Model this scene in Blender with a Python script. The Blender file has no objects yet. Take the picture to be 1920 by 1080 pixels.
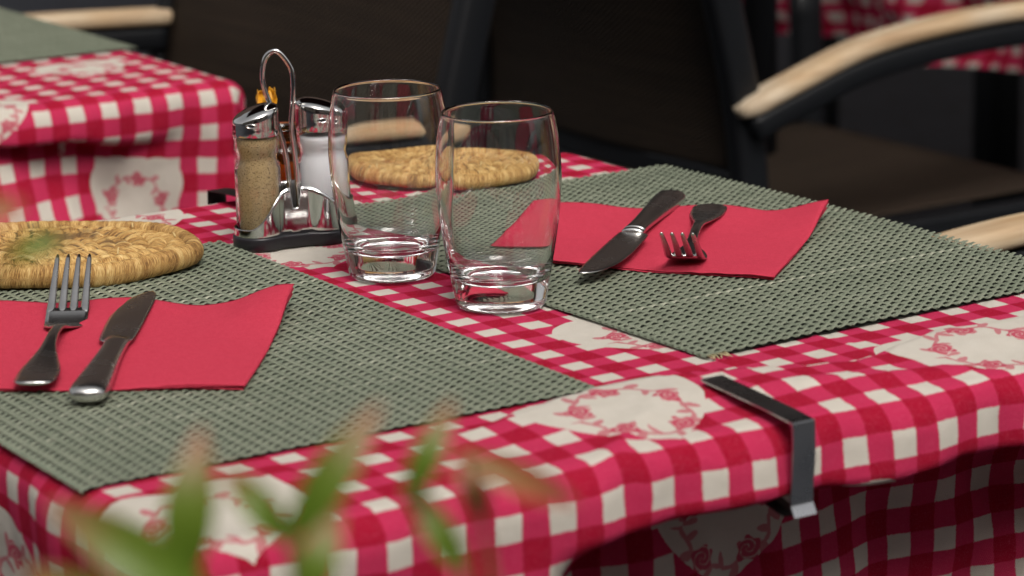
import bpy, math, random
import numpy as np
from math import sin, cos, pi, radians, hypot, atan2, exp
from mathutils import Vector, Matrix, noise
random.seed(7); RNG = np.random.default_rng(7)
scene = bpy.context.scene
COL = scene.collection
# ------------------------------------------------------------------ frame of the terrace
TH = .5633                                   # tables stand turned by this angle to the street
N0 = (.1111, 1.6572)
ZT = .75                                     # table height
def W(X, Y):                                 # terrace coordinates -> world
    return (N0[0] + cos(TH)*X - sin(TH)*Y, N0[1] + sin(TH)*X + cos(TH)*Y)
def L(x, y):
    dx, dy = x-N0[0], y-N0[1]
    return (dx*cos(TH)+dy*sin(TH), -dx*sin(TH)+dy*cos(TH))
# ------------------------------------------------------------------ objects
def link(o, parent=None):
    COL.objects.link(o)
    if parent: o.parent = parent
    return o
def tag(o, label=None, cat=None, group=None, kind=None):
    if label: o['label'] = label
    if cat: o['category'] = cat
    if group: o['group'] = group
    if kind: o['kind'] = kind
    return o
def thing(name, label, cat, loc=(0, 0, 0), rz=0, group=None):
    o = bpy.data.objects.new(name, None); link(o)
    o.location = loc; o.rotation_euler = (0, 0, rz); o.empty_display_size = .05
    return tag(o, label, cat, group)
def mobj(name, V, F, mat, parent=None, smooth=True, uv=None, attrs=None, mats=None, midx=None):
    me = bpy.data.meshes.new(name)
    if isinstance(F, np.ndarray):
        V = np.asarray(V, dtype=np.float32); n = len(F); k = F.shape[1]
        me.vertices.add(len(V)); me.vertices.foreach_set('co', V.ravel())
        me.loops.add(n*k); me.loops.foreach_set('vertex_index', F.astype(np.int32).ravel())
        me.polygons.add(n); me.polygons.foreach_set('loop_start', np.arange(0, n*k, k, dtype=np.int32))
        me.update(calc_edges=True)
    else:
        me.from_pydata([tuple(v) for v in V], [], F)
    if smooth: me.polygons.foreach_set('use_smooth', [True]*len(me.polygons))
    for m in (mats or [mat]): me.materials.append(m)
    if midx is not None: me.polygons.foreach_set('material_index', list(midx))
    if uv is not None:
        l = me.uv_layers.new(name='UVMap'); vi = np.empty(len(me.loops), dtype=np.int32)
        me.loops.foreach_get('vertex_index', vi); l.data.foreach_set('uv', np.asarray(uv, dtype=np.float32)[vi].ravel())
    for k_, a in (attrs or {}).items():
        at = me.attributes.new(k_, 'FLOAT', 'POINT'); at.data.foreach_set('value', np.asarray(a, dtype=np.float32))
    me.validate(); me.update()
    return link(bpy.data.objects.new(name, me), parent)
def copy_tree(o, parent=None):
    c = o.copy(); link(c, parent)
    for ch in [x for x in bpy.data.objects if x.parent == o and x is not c]: copy_tree(ch, c)
    return c
def grid_faces(nu, nv, wrap_u=False, wrap_v=False, off=0):
    u = np.arange(nu if wrap_u else nu-1); v = np.arange(nv if wrap_v else nv-1)
    U, Vv = np.meshgrid(u, v, indexing='ij'); U1 = (U+1) % nu; V1 = (Vv+1) % nv
    return (np.stack([U*nv+Vv, U1*nv+Vv, U1*nv+V1, U*nv+V1], -1).reshape(-1, 4)+off).astype(np.int32)
def bevel(o, w, seg=2, ang=40):
    m = o.modifiers.new('b', 'BEVEL'); m.width = w; m.segments = seg; m.limit_method = 'ANGLE'; m.angle_limit = radians(ang)
    return o
def subsurf(o, n=2):
    m = o.modifiers.new('s', 'SUBSURF'); m.levels = n; m.render_levels = n; return o
def box(c, s, R=None):
    V = []
    for dx in (-.5, .5):
        for dy in (-.5, .5):
            for dz in (-.5, .5):
                v = Vector((dx*s[0], dy*s[1], dz*s[2]))
                if R: v = R @ v
                V.append((v.x+c[0], v.y+c[1], v.z+c[2]))
    return V, [(0, 1, 3, 2), (4, 6, 7, 5), (0, 4, 5, 1), (2, 3, 7, 6), (0, 2, 6, 4), (1, 5, 7, 3)]
def joinvf(parts):
    V, F = [], []
    for v, f in parts:
        o = len(V); V += list(v); F += [tuple(i+o for i in g) for g in f]
    return V, F
def sweep(path, prof, up=(0, 0, 1), cap=True, scale=None, closed=False):
    """profile (list of (a,b)) carried along a path: a = sideways, b = up"""
    P = [Vector(p) for p in path]; n = len(P); k = len(prof); V = []; up = Vector(up)
    for i in range(n):
        a = P[(i-1) % n] if closed else P[max(i-1, 0)]; b = P[(i+1) % n] if closed else P[min(i+1, n-1)]
        t = (b-a).normalized(); s = t.cross(up)
        s = s.normalized() if s.length > 1e-4 else Vector((1, 0, 0)); u = s.cross(t).normalized()
        q = scale[i] if scale else 1.0
        qa, qb = q if isinstance(q, tuple) else (q, q)
        V += [tuple(P[i]+s*x*qa+u*y*qb) for x, y in prof]
    F = []
    for i in range(n if closed else n-1):
        j = (i+1) % n
        F += [(i*k+m, i*k+(m+1) % k, j*k+(m+1) % k, j*k+m) for m in range(k)]
    if cap and not closed: F += [tuple(range(k))[::-1], tuple((n-1)*k+m for m in range(k))]
    return V, F
def circ(r, n=12): return [(r*cos(2*pi*i/n), r*sin(2*pi*i/n)) for i in range(n)]
def rrect(w, h, r, n=3):
    out = []
    for cx, cy, a0 in ((w/2-r, h/2-r, 0), (-w/2+r, h/2-r, 90), (-w/2+r, -h/2+r, 180), (w/2-r, -h/2+r, 270)):
        out += [(cx+r*cos(radians(a0+90*i/n)), cy+r*sin(radians(a0+90*i/n))) for i in range(n+1)]
    return out
def lathe(prof, n=64, c=(0, 0)):
    V = [(c[0]+r*cos(2*pi*i/n), c[1]+r*sin(2*pi*i/n), z) for i in range(n) for r, z in prof]
    k = len(prof); F = []
    for i in range(n):
        j = (i+1) % n
        for m in range(k-1):
            a, b, d, e = i*k+m, j*k+m, j*k+m+1, i*k+m+1
            F.append((a, b, d, e))
    # collapse poles
    V2, idx, mp = [], {}, []
    for v in V:
        key = (round(v[0], 7), round(v[1], 7), round(v[2], 7))
        if key not in idx: idx[key] = len(V2); V2.append(v)
        mp.append(idx[key])
    F2 = []
    for f in F:
        g = []
        for i in f:
            if mp[i] not in g: g.append(mp[i])
        if len(g) > 2: F2.append(tuple(g))
    return V2, F2
def spline(pts, n):
    """Catmull-Rom through points"""
    P = [Vector(p) for p in pts]; out = []; m = len(P)-1
    for i in range(n+1):
        t = i/n*m; k = min(int(t), m-1); u = t-k
        p0, p1, p2, p3 = P[max(k-1, 0)], P[k], P[k+1], P[min(k+2, m)]
        out.append(.5*((2*p1)+(p2-p0)*u+(2*p0-5*p1+4*p2-p3)*u*u+(3*p1-p0-3*p2+p3)*u**3))
    return out
def fbm(x, y, s, seed=0.0, octv=3):
    return noise.fractal(Vector((x*s+seed, y*s-seed, seed*1.7)), 1.0, 2.0, octv)
def sstep(a, b, x):
    t = min(1, max(0, (x-a)/(b-a))); return t*t*(3-2*t)
# ------------------------------------------------------------------ node expressions
class NT:
    def __init__(s, name, rough=.6, spec=.5, metal=0.0):
        s.m = bpy.data.materials.new(name); s.m.use_nodes = True; s.t = s.m.node_tree
        s.t.nodes.clear()
        s.out = s.t.nodes.new('ShaderNodeOutputMaterial'); s.p = s.t.nodes.new('ShaderNodeBsdfPrincipled')
        s.t.links.new(s.p.outputs[0], s.out.inputs[0])
        s.p.inputs['Roughness'].default_value = rough; s.p.inputs['Metallic'].default_value = metal
        s.p.inputs['Specular IOR Level'].default_value = spec
    def node(s, typ, **kw):
        n = s.t.nodes.new(typ)
        for k, v in kw.items(): setattr(n, k, v)
        return n
    def put(s, sock, v):
        if isinstance(v, E): s.t.links.new(v.s, sock)
        elif isinstance(v, (tuple, list)) and len(v) == 3 and sock.type == 'RGBA': sock.default_value = (*v, 1)
        else: sock.default_value = v
    def math(s, op, a, b=None, c=None):
        n = s.node('ShaderNodeMath', operation=op)
        for i, v in enumerate((a, b, c)):
            if v is not None: s.put(n.inputs[i], v)
        return E(s, n.outputs[0])
    def mix(s, f, a, b):
        n = s.node('ShaderNodeMix', data_type='RGBA'); s.put(n.inputs[0], f); s.put(n.inputs[6], a); s.put(n.inputs[7], b)
        return E(s, n.outputs[2])
    def uv(s):
        n = s.node('ShaderNodeTexCoord'); q = s.node('ShaderNodeSeparateXYZ'); s.t.links.new(n.outputs['UV'], q.inputs[0])
        return E(s, q.outputs[0]), E(s, q.outputs[1]), E(s, n.outputs['UV'])
    def objco(s):
        n = s.node('ShaderNodeTexCoord'); return E(s, n.outputs['Object'])
    def scl(s, v, sx, sy, sz):
        n = s.node('ShaderNodeMapping'); s.put(n.inputs[0], v); n.inputs['Scale'].default_value = (sx, sy, sz); return E(s, n.outputs[0])
    def noise(s, vec, scale, detail=3, rough=.5):
        n = s.node('ShaderNodeTexNoise'); s.put(n.inputs['Vector'], vec); n.inputs['Scale'].default_value = scale
        n.inputs['Detail'].default_value = detail; n.inputs['Roughness'].default_value = rough
        return E(s, n.outputs[0])
    def attr(s, name):
        n = s.node('ShaderNodeAttribute', attribute_name=name); return E(s, n.outputs['Fac'])
    def step(s, a, b, x):
        n = s.node('ShaderNodeMapRange', interpolation_type='SMOOTHSTEP'); s.put(n.inputs[0], x); s.put(n.inputs[1], a); s.put(n.inputs[2], b)
        return E(s, n.outputs[0])
    def ramp(s, f, stops):
        n = s.node('ShaderNodeValToRGB'); s.put(n.inputs[0], f); r = n.color_ramp
        while len(r.elements) < len(stops): r.elements.new(.5)
        for e, (p, c) in zip(r.elements, stops): e.position = p; e.color = (*c, 1)
        return E(s, n.outputs[0])
    def bump(s, h, strength, dist):
        n = s.node('ShaderNodeBump'); s.put(n.inputs['Height'], h); n.inputs['Strength'].default_value = strength; n.inputs['Distance'].default_value = dist
        s.t.links.new(n.outputs[0], s.p.inputs['Normal'])
    def color(s, v): s.put(s.p.inputs['Base Color'], v); return s
    def set(s, k, v): s.put(s.p.inputs[k], v); return s
class E:
    def __init__(s, nt, sock): s.nt, s.s = nt, sock
    def __add__(a, b): return a.nt.math('ADD', a, b)
    __radd__ = __add__
    def __sub__(a, b): return a.nt.math('SUBTRACT', a, b)
    def __rsub__(a, b): return a.nt.math('SUBTRACT', b, a)
    def __mul__(a, b): return a.nt.math('MULTIPLY', a, b)
    __rmul__ = __mul__
    def __truediv__(a, b): return a.nt.math('DIVIDE', a, b)
    def abs(a): return a.nt.math('ABSOLUTE', a)
    def fract(a): return a.nt.math('FRACT', a)
    def sin(a): return a.nt.math('SINE', a)
    def sqrt(a): return a.nt.math('SQRT', a)
    def lt(a, b): return a.nt.math('LESS_THAN', a, b)
    def gt(a, b): return a.nt.math('GREATER_THAN', a, b)
    def max(a, b): return a.nt.math('MAXIMUM', a, b)
    def min(a, b): return a.nt.math('MINIMUM', a, b)

# ------------------------------------------------------------------ materials
def cloth_material(name, hearts, hs=1.0):
    """red and cream gingham with printed heart medallions; UV in units of one check repeat"""
    t = NT(name, rough=.9, spec=.05); u0, v0, uvv = t.uv()
    wob = (t.noise(uvv, 1.3, 2)-.5)*.10; fz = (t.noise(uvv, 26, 2)-.5)*.05
    u = u0+wob+fz; v = v0-wob+fz
    fu = ((u+.5).fract()-.5).abs(); fv = ((v+.5).fract()-.5).abs()
    ru = t.step(.222, .256, fu); rv = t.step(.218, .250, fv)
    both = ru*rv; anyr = ru.max(rv)
    du = None
    for cx, cy in hearts:
        x = u-cx; y = v-cy; m = x.abs().lt(2.3)*y.abs().lt(2.3)
        a, b = m*x, m*y
        du, dv, mm = (a, b, m) if du is None else (du+a, dv+b, mm+m)
    x = du/(1.55*hs); y = (dv+.12)/(1.47*hs)
    x2 = x*x; y2 = y*y; q = x2+y2-1.0
    hf = q*q*q-x2*y2*y
    heart = mm*hf.lt(0.0)
    r = (x2+y2*.92).sqrt(); ang = t.math('ARCTAN2', y, x)
    k = 21/(2*pi)
    seg = (ang*k).fract()-.5; alt = ((ang*k*.5).fract().gt(.5))*2.0-1.0
    r0 = .66+(ang*7.5).sin()*.035
    vine = (r-r0).abs().lt(t.noise(uvv, 5, 2)*.055)
    lx = seg*.20+alt*(r-r0)*.35; ly = (r-r0)-alt*.085
    leaf = ((lx/.055)*(lx/.055)+(ly/.105)*(ly/.105)).lt(1.0)
    k5 = 5/(2*pi); s5 = ((ang*k5+.3).fract()-.5)*(2*pi/5)
    px = s5*.62; py = r-.60; d = (px*px+py*py*1.2).sqrt(); th = t.math('ARCTAN2', py, px)
    petal = .17+(th*5.0).sin()*.028+(t.noise(uvv, 4, 2)-.5)*.09
    rose = d.lt(petal)*(1.0-((d*75+th*2.0).sin().gt(.72))*.65)
    flower = (vine.max(leaf)*.75).max(rose)*heart*r.lt(.93)
    fade = t.noise(uvv, .35, 3); thr = t.noise(t.scl(uvv, 1.5, 8, 1), 4, 2); thr2 = t.noise(t.scl(uvv, 8, 1.5, 1), 4, 2)
    yarn = (thr-.5)*.55+(thr2-.5)*.55
    light = t.mix(fade, (.50, .018, .072), (.62, .042, .120))
    deep = t.mix(fade, (.33, .002, .018), (.43, .008, .038))
    cream = t.mix(t.noise(uvv, 3, 3), (.69, .635, .56), (.61, .555, .48))
    red = t.mix(both, light, deep)
    red = t.mix(t.math('MULTIPLY', yarn.abs(), 1.0), red, (.74, .16, .25))
    base = t.mix(anyr, cream, red)
    base = t.mix(heart, base, cream)
    # where a cream check touches the heart it stays cream; prints in pink-red
    base = t.mix(flower*.9, base, (.54, .035, .095))
    t.color(base)
    weave = ((u0*(2*pi*26)+v0*(2*pi*13)).sin()*.5+((v0*(2*pi*30)).sin())*.5)
    t.bump(weave*.5+t.noise(uvv, 45, 2)*1.3+(yarn*1.2), .8, .0008)
    return t.m
def simple(name, col, rough=.5, metal=0, spec=.5, var=.0, vs=30, bump=0, bd=.001, bs=100):
    t = NT(name, rough, spec, metal)
    oc = t.objco()
    if var: t.color(t.mix(t.noise(oc, vs, 4), tuple(c*(1-var) for c in col), tuple(min(1, c*(1+var)) for c in col)))
    else: t.color(col)
    if bump: t.bump(t.noise(oc, bs, 4), bump, bd)
    return t.m
def mat_strand(name):
    t = NT(name, rough=.42, spec=.45); oc = t.objco(); a = t.attr('tint'); b = t.attr('along')
    c = t.ramp(a+(t.noise(oc, 9, 2)-.5)*.35, [(0, (.105, .125, .090)), (.42, (.185, .212, .150)), (.75, (.26, .28, .205)), (1, (.45, .455, .35))])
    st = t.noise(t.scl(oc, 1, 1, 1), 900, 2)
    c = t.mix(st*.45, c, (.15, .155, .125)); t.color(c)
    t.bump(st, .3, .0004); return t.m
def napkin_mat(name):
    t = NT(name, rough=.9, spec=.1); oc = t.objco()
    t.color(t.mix(t.noise(oc, 260, 3)*.6+t.noise(oc, 700, 2)*.8-.2, (.42, .026, .052), (.54, .052, .090)))
    t.bump(t.noise(oc, 900, 2)+t.noise(oc, 60, 2)*.9+t.noise(oc, 14, 2)*3, .6, .0006); return t.m
def steel(name, rough=.14, col=(.60, .59, .57), streak=0.0):
    t = NT(name, rough, .5, 1.0); oc = t.objco(); n = t.noise(oc, 60, 4)
    t.color(t.mix(n, tuple(c*.86 for c in col), col)); t.put(t.p.inputs['Roughness'], n*.10+(rough-.03))
    sm = t.noise(t.scl(oc, 300, 40, 300), 2, 3)
    t.bump(sm, .025+streak, .0004); return t.m
def glass(name, col=(1, 1, 1), ior=1.5, rough=0.0):
    t = NT(name, rough, .5); t.color(col); t.set('Transmission Weight', 1.0); t.set('IOR', ior)
    oc = t.objco(); t.bump(t.noise(oc, 28, 1), .05, .001); return t.m
def wood(name):
    t = NT(name, rough=.6, spec=.25); oc = t.objco()
    g = t.noise(t.scl(oc, 4, 60, 60), 1.2, 5, .6)
    t.color(t.mix(t.step(.25, .75, t.noise(oc, 7, 2)), t.ramp(g, [(.25, (.28, .145, .055)), (.55, (.46, .31, .17)), (.8, (.60, .46, .29))]), t.ramp(g, [(.25, (.36, .27, .18)), (.7, (.56, .49, .39))])))
    t.bump(g, .3, .001); return t.m
def textilene(name):
    t = NT(name, rough=.65, spec=.15); u, v, uvv = t.uv()
    w = (u*(2*pi)).sin()*(v*(2*pi)).sin(); n = t.noise(uvv, .08, 3); n2 = t.noise(t.scl(uvv, .04, 1.0, 1), 1.0, 2)
    t.color(t.mix(t.step(-.5, .7, w+(n2-.5)), (.004, .003, .002), t.mix(n, (.040, .027, .018), (.062, .041, .027))))
    t.bump(w, .8, .002); return t.m
def raffia(name):
    t = NT(name, rough=.62, spec=.35); oc = t.objco(); s = t.attr('strand'); st = t.attr('stain_shade'); cb = t.node('ShaderNodeCombineXYZ'); t.put(cb.inputs[0], t.attr('fs')*1.0); t.put(cb.inputs[1], t.attr('fv')*.5); fb = t.noise(E(t, cb.outputs[0]), 2.0, 3, .7)
    n = t.noise(oc, 420, 3); n2 = t.noise(oc, 45, 4)
    c = t.ramp((fb-.5)*1.7+s*.45+n*.15+n2*.30-.02, [(.10, (.15, .065, .018)), (.30, (.40, .21, .060)), (.50, (.58, .36, .125)), (.72, (.72, .51, .22)), (1, (.82, .67, .38))])
    dk = t.step(.48, .72, st+(n2-.5)*1.5+(fb-.5)*.9)  # stains together with shade painted into the crevices
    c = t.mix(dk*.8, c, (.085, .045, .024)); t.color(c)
    t.bump(fb+n*.3, .8, .0012); return t.m
M = {}
M['cloth1'] = cloth_material('gingham_tablecloth', [(-1.3, -2.5), (6.4, -2.85), (1.5, -7.2), (2.6, 2.1), (-9.5, -3.1), (-1.5, 17.2), (0.3, 12.2), (-5.6, -8.2), (-13.2, 2.2), (10.6, -7.5)])
M['cloth2'] = cloth_material('gingham_tablecloth_other', [(0, 0), (.5, 8.0), (-4.4, 3.6), (-8, -.4), (-7.6, 8), (4.6, 3.6), (-12.4, 4), (4.4, -5)], .76)
M['strand'] = mat_strand('woven_vinyl')
M['shade'] = simple('weave_gap_shade', (.030, .033, .030), .7)  # colour of the shade seen through the placemat weave
M['napkin'] = napkin_mat('red_paper')
M['steel'] = steel('cutlery_steel', .24, (.66, .64, .62))
M['chrome'] = steel('polished_steel', .06, (.74, .72, .70))
M['clip'] = steel('clip_steel', .26, (.50, .50, .51))
M['clipdark'] = simple('dark_clip', (.02, .022, .022), .35, .6)
M['glass'] = glass('clear_glass')
M['jar'] = glass('jar_glass', (1, 1, 1), 1.45)
M['amber'] = glass('amber_glass', (.72, .34, .07), 1.45)
M['black'] = simple('black_rubber_slot_shade', (.010, .009, .012), .38, 0, .5)
M['frame'] = simple('dark_metal_frame', (.0038, .0044, .0058), .48, .0, .3, .2, 8)
M['tabledark'] = simple('table_metal', (.006, .006, .007), .6, 0, .3)
M['wood'] = wood('weathered_teak')
M['sling'] = textilene('woven_sling')
M['raffia'] = raffia('water_hyacinth_braid')
M['straw'] = simple('straw', (.66, .48, .22), .6, 0, .3, .35, 200)
t = NT('ground_pepper', .9, .1); oc = t.objco()
t.color(t.mix(t.step(.56, .66, t.noise(oc, 1300, 2)), t.mix(t.noise(oc, 500, 3), (.40, .27, .12), (.60, .45, .25)), (.07, .04, .02))); M['pepper'] = t.m
M['salt'] = simple('salt', (.92, .92, .95), .9, 0, .2, .02, 900)
M['petal'] = simple('yellow_petal', (.62, .28, .012), .5, 0, .4, .3, 120)
t = NT('leaf_blade', .45, .4); a = t.attr('along'); oc = t.objco()
t.color(t.mix(t.step(.45, 1.0, a+(t.noise(oc, 25, 2)-.5)*.3), t.mix(a, (.085, .165, .010), (.13, .15, .02)), (.24, .10, .045))); t.set('Subsurface Weight', .0); M['leaf'] = t.m
t = NT('red_leaf', .45, .4); a = t.attr('along'); t.color(t.mix(a, (.20, .14, .03), (.42, .09, .06))); M['redleaf'] = t.m
M['stem'] = simple('stem', (.16, .12, .04), .6)
M['planter'] = simple('planter', (.05, .045, .04), .7, 0, .4, .3, 20)

# ------------------------------------------------------------------ ground, street
t = NT('dark_paving', .7, .35); oc = t.objco()
n = t.noise(oc, 1.2, 5); n2 = t.noise(oc, 40, 3)
bk = t.node('ShaderNodeTexBrick'); t.put(bk.inputs['Vector'], oc); bk.inputs['Scale'].default_value = 1.0
bk.inputs['Brick Width'].default_value = .24; bk.inputs['Row Height'].default_value = .12; bk.inputs['Mortar Size'].default_value = .006
bk.inputs['Color1'].default_value = (.030, .034, .043, 1); bk.inputs['Color2'].default_value = (.046, .051, .063, 1); bk.inputs['Mortar'].default_value = (.02, .02, .022, 1)
t.color(t.mix(n*.5+n2*.2, E(t, bk.outputs[0]), (.030, .033, .041))); t.bump(n2, .4, .004)
g = mobj('ground', [(-60, -60, 0), (60, -60, 0), (60, 60, 0), (-60, 60, 0)], [(0, 1, 2, 3)], t.m, smooth=False)
tag(g, 'dark grey paved ground of the street', None, None, 'structure')

# ------------------------------------------------------------------ tablecloths
def cloth_sheet(name, rect, uvo, mat, drop, tuck, ridges, fold=.008, seed=1.0, res=.0045, zoff=0.0, ret=0.0, tin=.108, tk=(.044, .076)):
    """cloth over a rectangular table: flat on top, rounded over the edge, hanging, pinched in under the near edge"""
    x0, x1, y0, y1 = rect; R = .018
    dl, dr, dn, df = drop
    S = np.arange(x0-dl, x1+dr+res, res); T = np.arange(y0-dn, y1+df+res, res)
    V = np.zeros((len(S), len(T), 3)); UV = np.zeros((len(S), len(T), 2))
    for i, s in enumerate(S):
        tw = tuck(s)
        for j, tt in enumerate(T):
            cx = min(max(s, x0), x1); cy = min(max(tt, y0), y1); dx, dy = s-cx, tt-cy; Ld = hypot(dx, dy)
            z = ZT+zoff; X, Y = cx, cy
            inner = min(s-x0, x1-s, tt-y0, y1-tt)
            wr = fbm(s, tt, 9, seed)*.0005+fbm(s, tt, 30, seed+3)*.0002
            if Ld <= 1e-9:
                z += wr+.0016*fbm(s, tt*2.2, 13, seed+12)*sstep(.088, .03, tt-y0)*sstep(0, .006, inner)
                for f in ridges: z += f(s, tt)
                X += fbm(s, tt, 6, seed+9)*.002*sstep(0, .02, inner); Y += fbm(s, tt, 6, seed+5)*.002*sstep(0, .02, inner)
            else:
                nx, ny = dx/Ld, dy/Ld; q = R*pi/2
                if Ld < q: out = R*sin(Ld/R); dn_ = R*(1-cos(Ld/R))
                else: out = R+(Ld-q)*.05; dn_ = R+(Ld-q)
                w = tw*max(0, -ny)**4
                if w > 0:
                    lw = Ld+fbm(s, 0, 5, seed)*.012
                    k = sstep(tk[0], tk[1], lw)*(1-ret*sstep(tk[1]+.02, tk[1]+.08, lw))
                    out -= w*tin*k; dn_ -= w*.016*k
                arc = s if abs(ny) > abs(nx) else tt
                if abs(nx) > .02 and abs(ny) > .02: arc = arc+atan2(dy, dx)*.06
                amp = sstep(.0, .25, Ld)*fold*2.6*(1-.4*w)+sstep(.03, .12, Ld)*fold*.8
                pk = sstep(.006, .03, Ld)*(.0016*sin(arc*58+3*fbm(s, 0, 6, seed))+.0030*fbm(arc*1.6, Ld*.5, 16, seed+6)); out += pk+amp*(sin(arc*21+seed*2+fbm(s, tt, 3, seed)*3)+.5*fbm(s, tt, 12, seed+2))+wr*2*sstep(0, .02, Ld)
                X += nx*out; Y += ny*out; z -= dn_
                for f in ridges: z += f(cx, cy)*sstep(.05, 0, Ld)
                z += wr*sstep(.03, 0, Ld)
            V[i, j] = (X, Y, z); UV[i, j] = ((s-uvo[0])/.0311, (tt-uvo[1])/.0308)
    F = grid_faces(len(S), len(T))
    o = mobj(name, V.reshape(-1, 3), F, mat, uv=UV.reshape(-1, 2))
    o.location = (N0[0], N0[1], 0); o.rotation_euler = (0, 0, TH)
    return o
def ridge_a(s, t):        # the fold that runs along the near edge, raised towards the camera
    pts = [(-.30, -.060), (-.19, -.050), (-.140, -.042), (-.097, -.035), (-.064, -.037), (-.039, -.042), (.012, -.060), (.05, -.066), (.12, -.050), (.2, -.055), (.35, -.05)]
    y = pts[-1][1]
    for (a, ya), (b, yb) in zip(pts, pts[1:]):
        if a <= s <= b: y = ya+(yb-ya)*(s-a)/(b-a)
    h = .0078*sstep(-.24, -.12, s)*(1-.45*sstep(-.03, .06, s)+.35*sstep(.06, .12, s))+.001
    return h*sstep(y+.002, y-.006, t)*(.25+.75*sstep(-.125, y-.02, t))+.0008*sstep(y+.03, y, t)*sstep(y-.03, y, t)
def ridge_d(s, t):      # old press folds crossing the table
    return .0009*exp(-((s-.075+.02*sin(t*9))/.0035)**2)+.0008*exp(-((t-.225+.015*sin(s*8))/.0035)**2)+.0010*exp(-((s+.215+.01*sin(t*14))/.004)**2)*sstep(.0, -.05, t)
def ridge_b(s, t):
    a = (s+.14)*.8+(t+.115)*.6; b = -(s+.14)*.6+(t+.115)*.8
    return .0034*exp(-(b/.006)**2)*exp(-(a/.06)**2)
def ridge_c(s, t):
    a = (s-.03)*.97-(t+.1)*.2; b = (s-.03)*.2+(t+.10)*.97
    return .0028*exp(-(b/.008)**2)*exp(-(a/.09)**2)
RECT1 = (-.385, .262, -.125, .545)
c1 = cloth_sheet('tablecloth', RECT1, (-.0704, -.0017), M['cloth1'], (.30, .24, .34, .20), lambda s: sstep(-.21, -.12, s), [ridge_a, ridge_b, ridge_c, ridge_d], seed=1.3)
tag(c1, 'checked tablecloth with heart prints on the near table, clipped at its front edge', 'tablecloth', 'checked tablecloths')
RECT2 = (-.46, .208, 1.003, 1.68)
c2 = cloth_sheet('tablecloth', RECT2, (.122, .890), M['cloth2'], (.10, .34, .42, .1), lambda s: sstep(.20, .02, s), [], fold=.010, seed=4.1, ret=.85, tin=.024, tk=(.036, .060))
tag(c2, 'checked tablecloth hanging over the corner of the table behind, left of the shakers', 'tablecloth', 'checked tablecloths')
RECT3 = (1.89, 2.55, 1.30, 2.62)
c3 = cloth_sheet('tablecloth', RECT3, (1.9, 1.4), M['cloth2'], (.30, .1, .28, .1), lambda s: 0, [], fold=.012, seed=7.7, res=.009)
tag(c3, 'dark red checked tablecloth hanging at the far right behind the curved armrest', 'tablecloth', 'checked tablecloths')
def table(rect, label, leg=.045, ins=.135):
    x0, x1, y0, y1 = rect; cx, cy = (x0+x1)/2, (y0+y1)/2
    r = thing('cafe_table', label, 'table', (*W(cx, cy), 0), TH, 'tables under checked cloths')
    hx, hy = (x1-x0)/2, (y1-y0)/2
    o = mobj('tabletop', *box((0, 0, ZT-.0165), (2*hx, 2*hy, .028)), M['tabledark'], r, False); bevel(o, .004)
    for sx in (-1, 1):
        for sy in (-1, 1):
            p = (sx*(hx-ins), sy*(hy-ins))
            o = mobj('leg', *sweep([(p[0], p[1], .0), (p[0], p[1], ZT-.031)], rrect(leg, leg, .006), up=(1, 0, 0)), M['tabledark'], r)
    return r
table(RECT1, 'dark square cafe table hidden under the near checked cloth')
table(RECT2, 'dark square cafe table under the cloth behind the shakers')
table(RECT3, 'dark long table with black legs under the far right cloth', .06)

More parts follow.
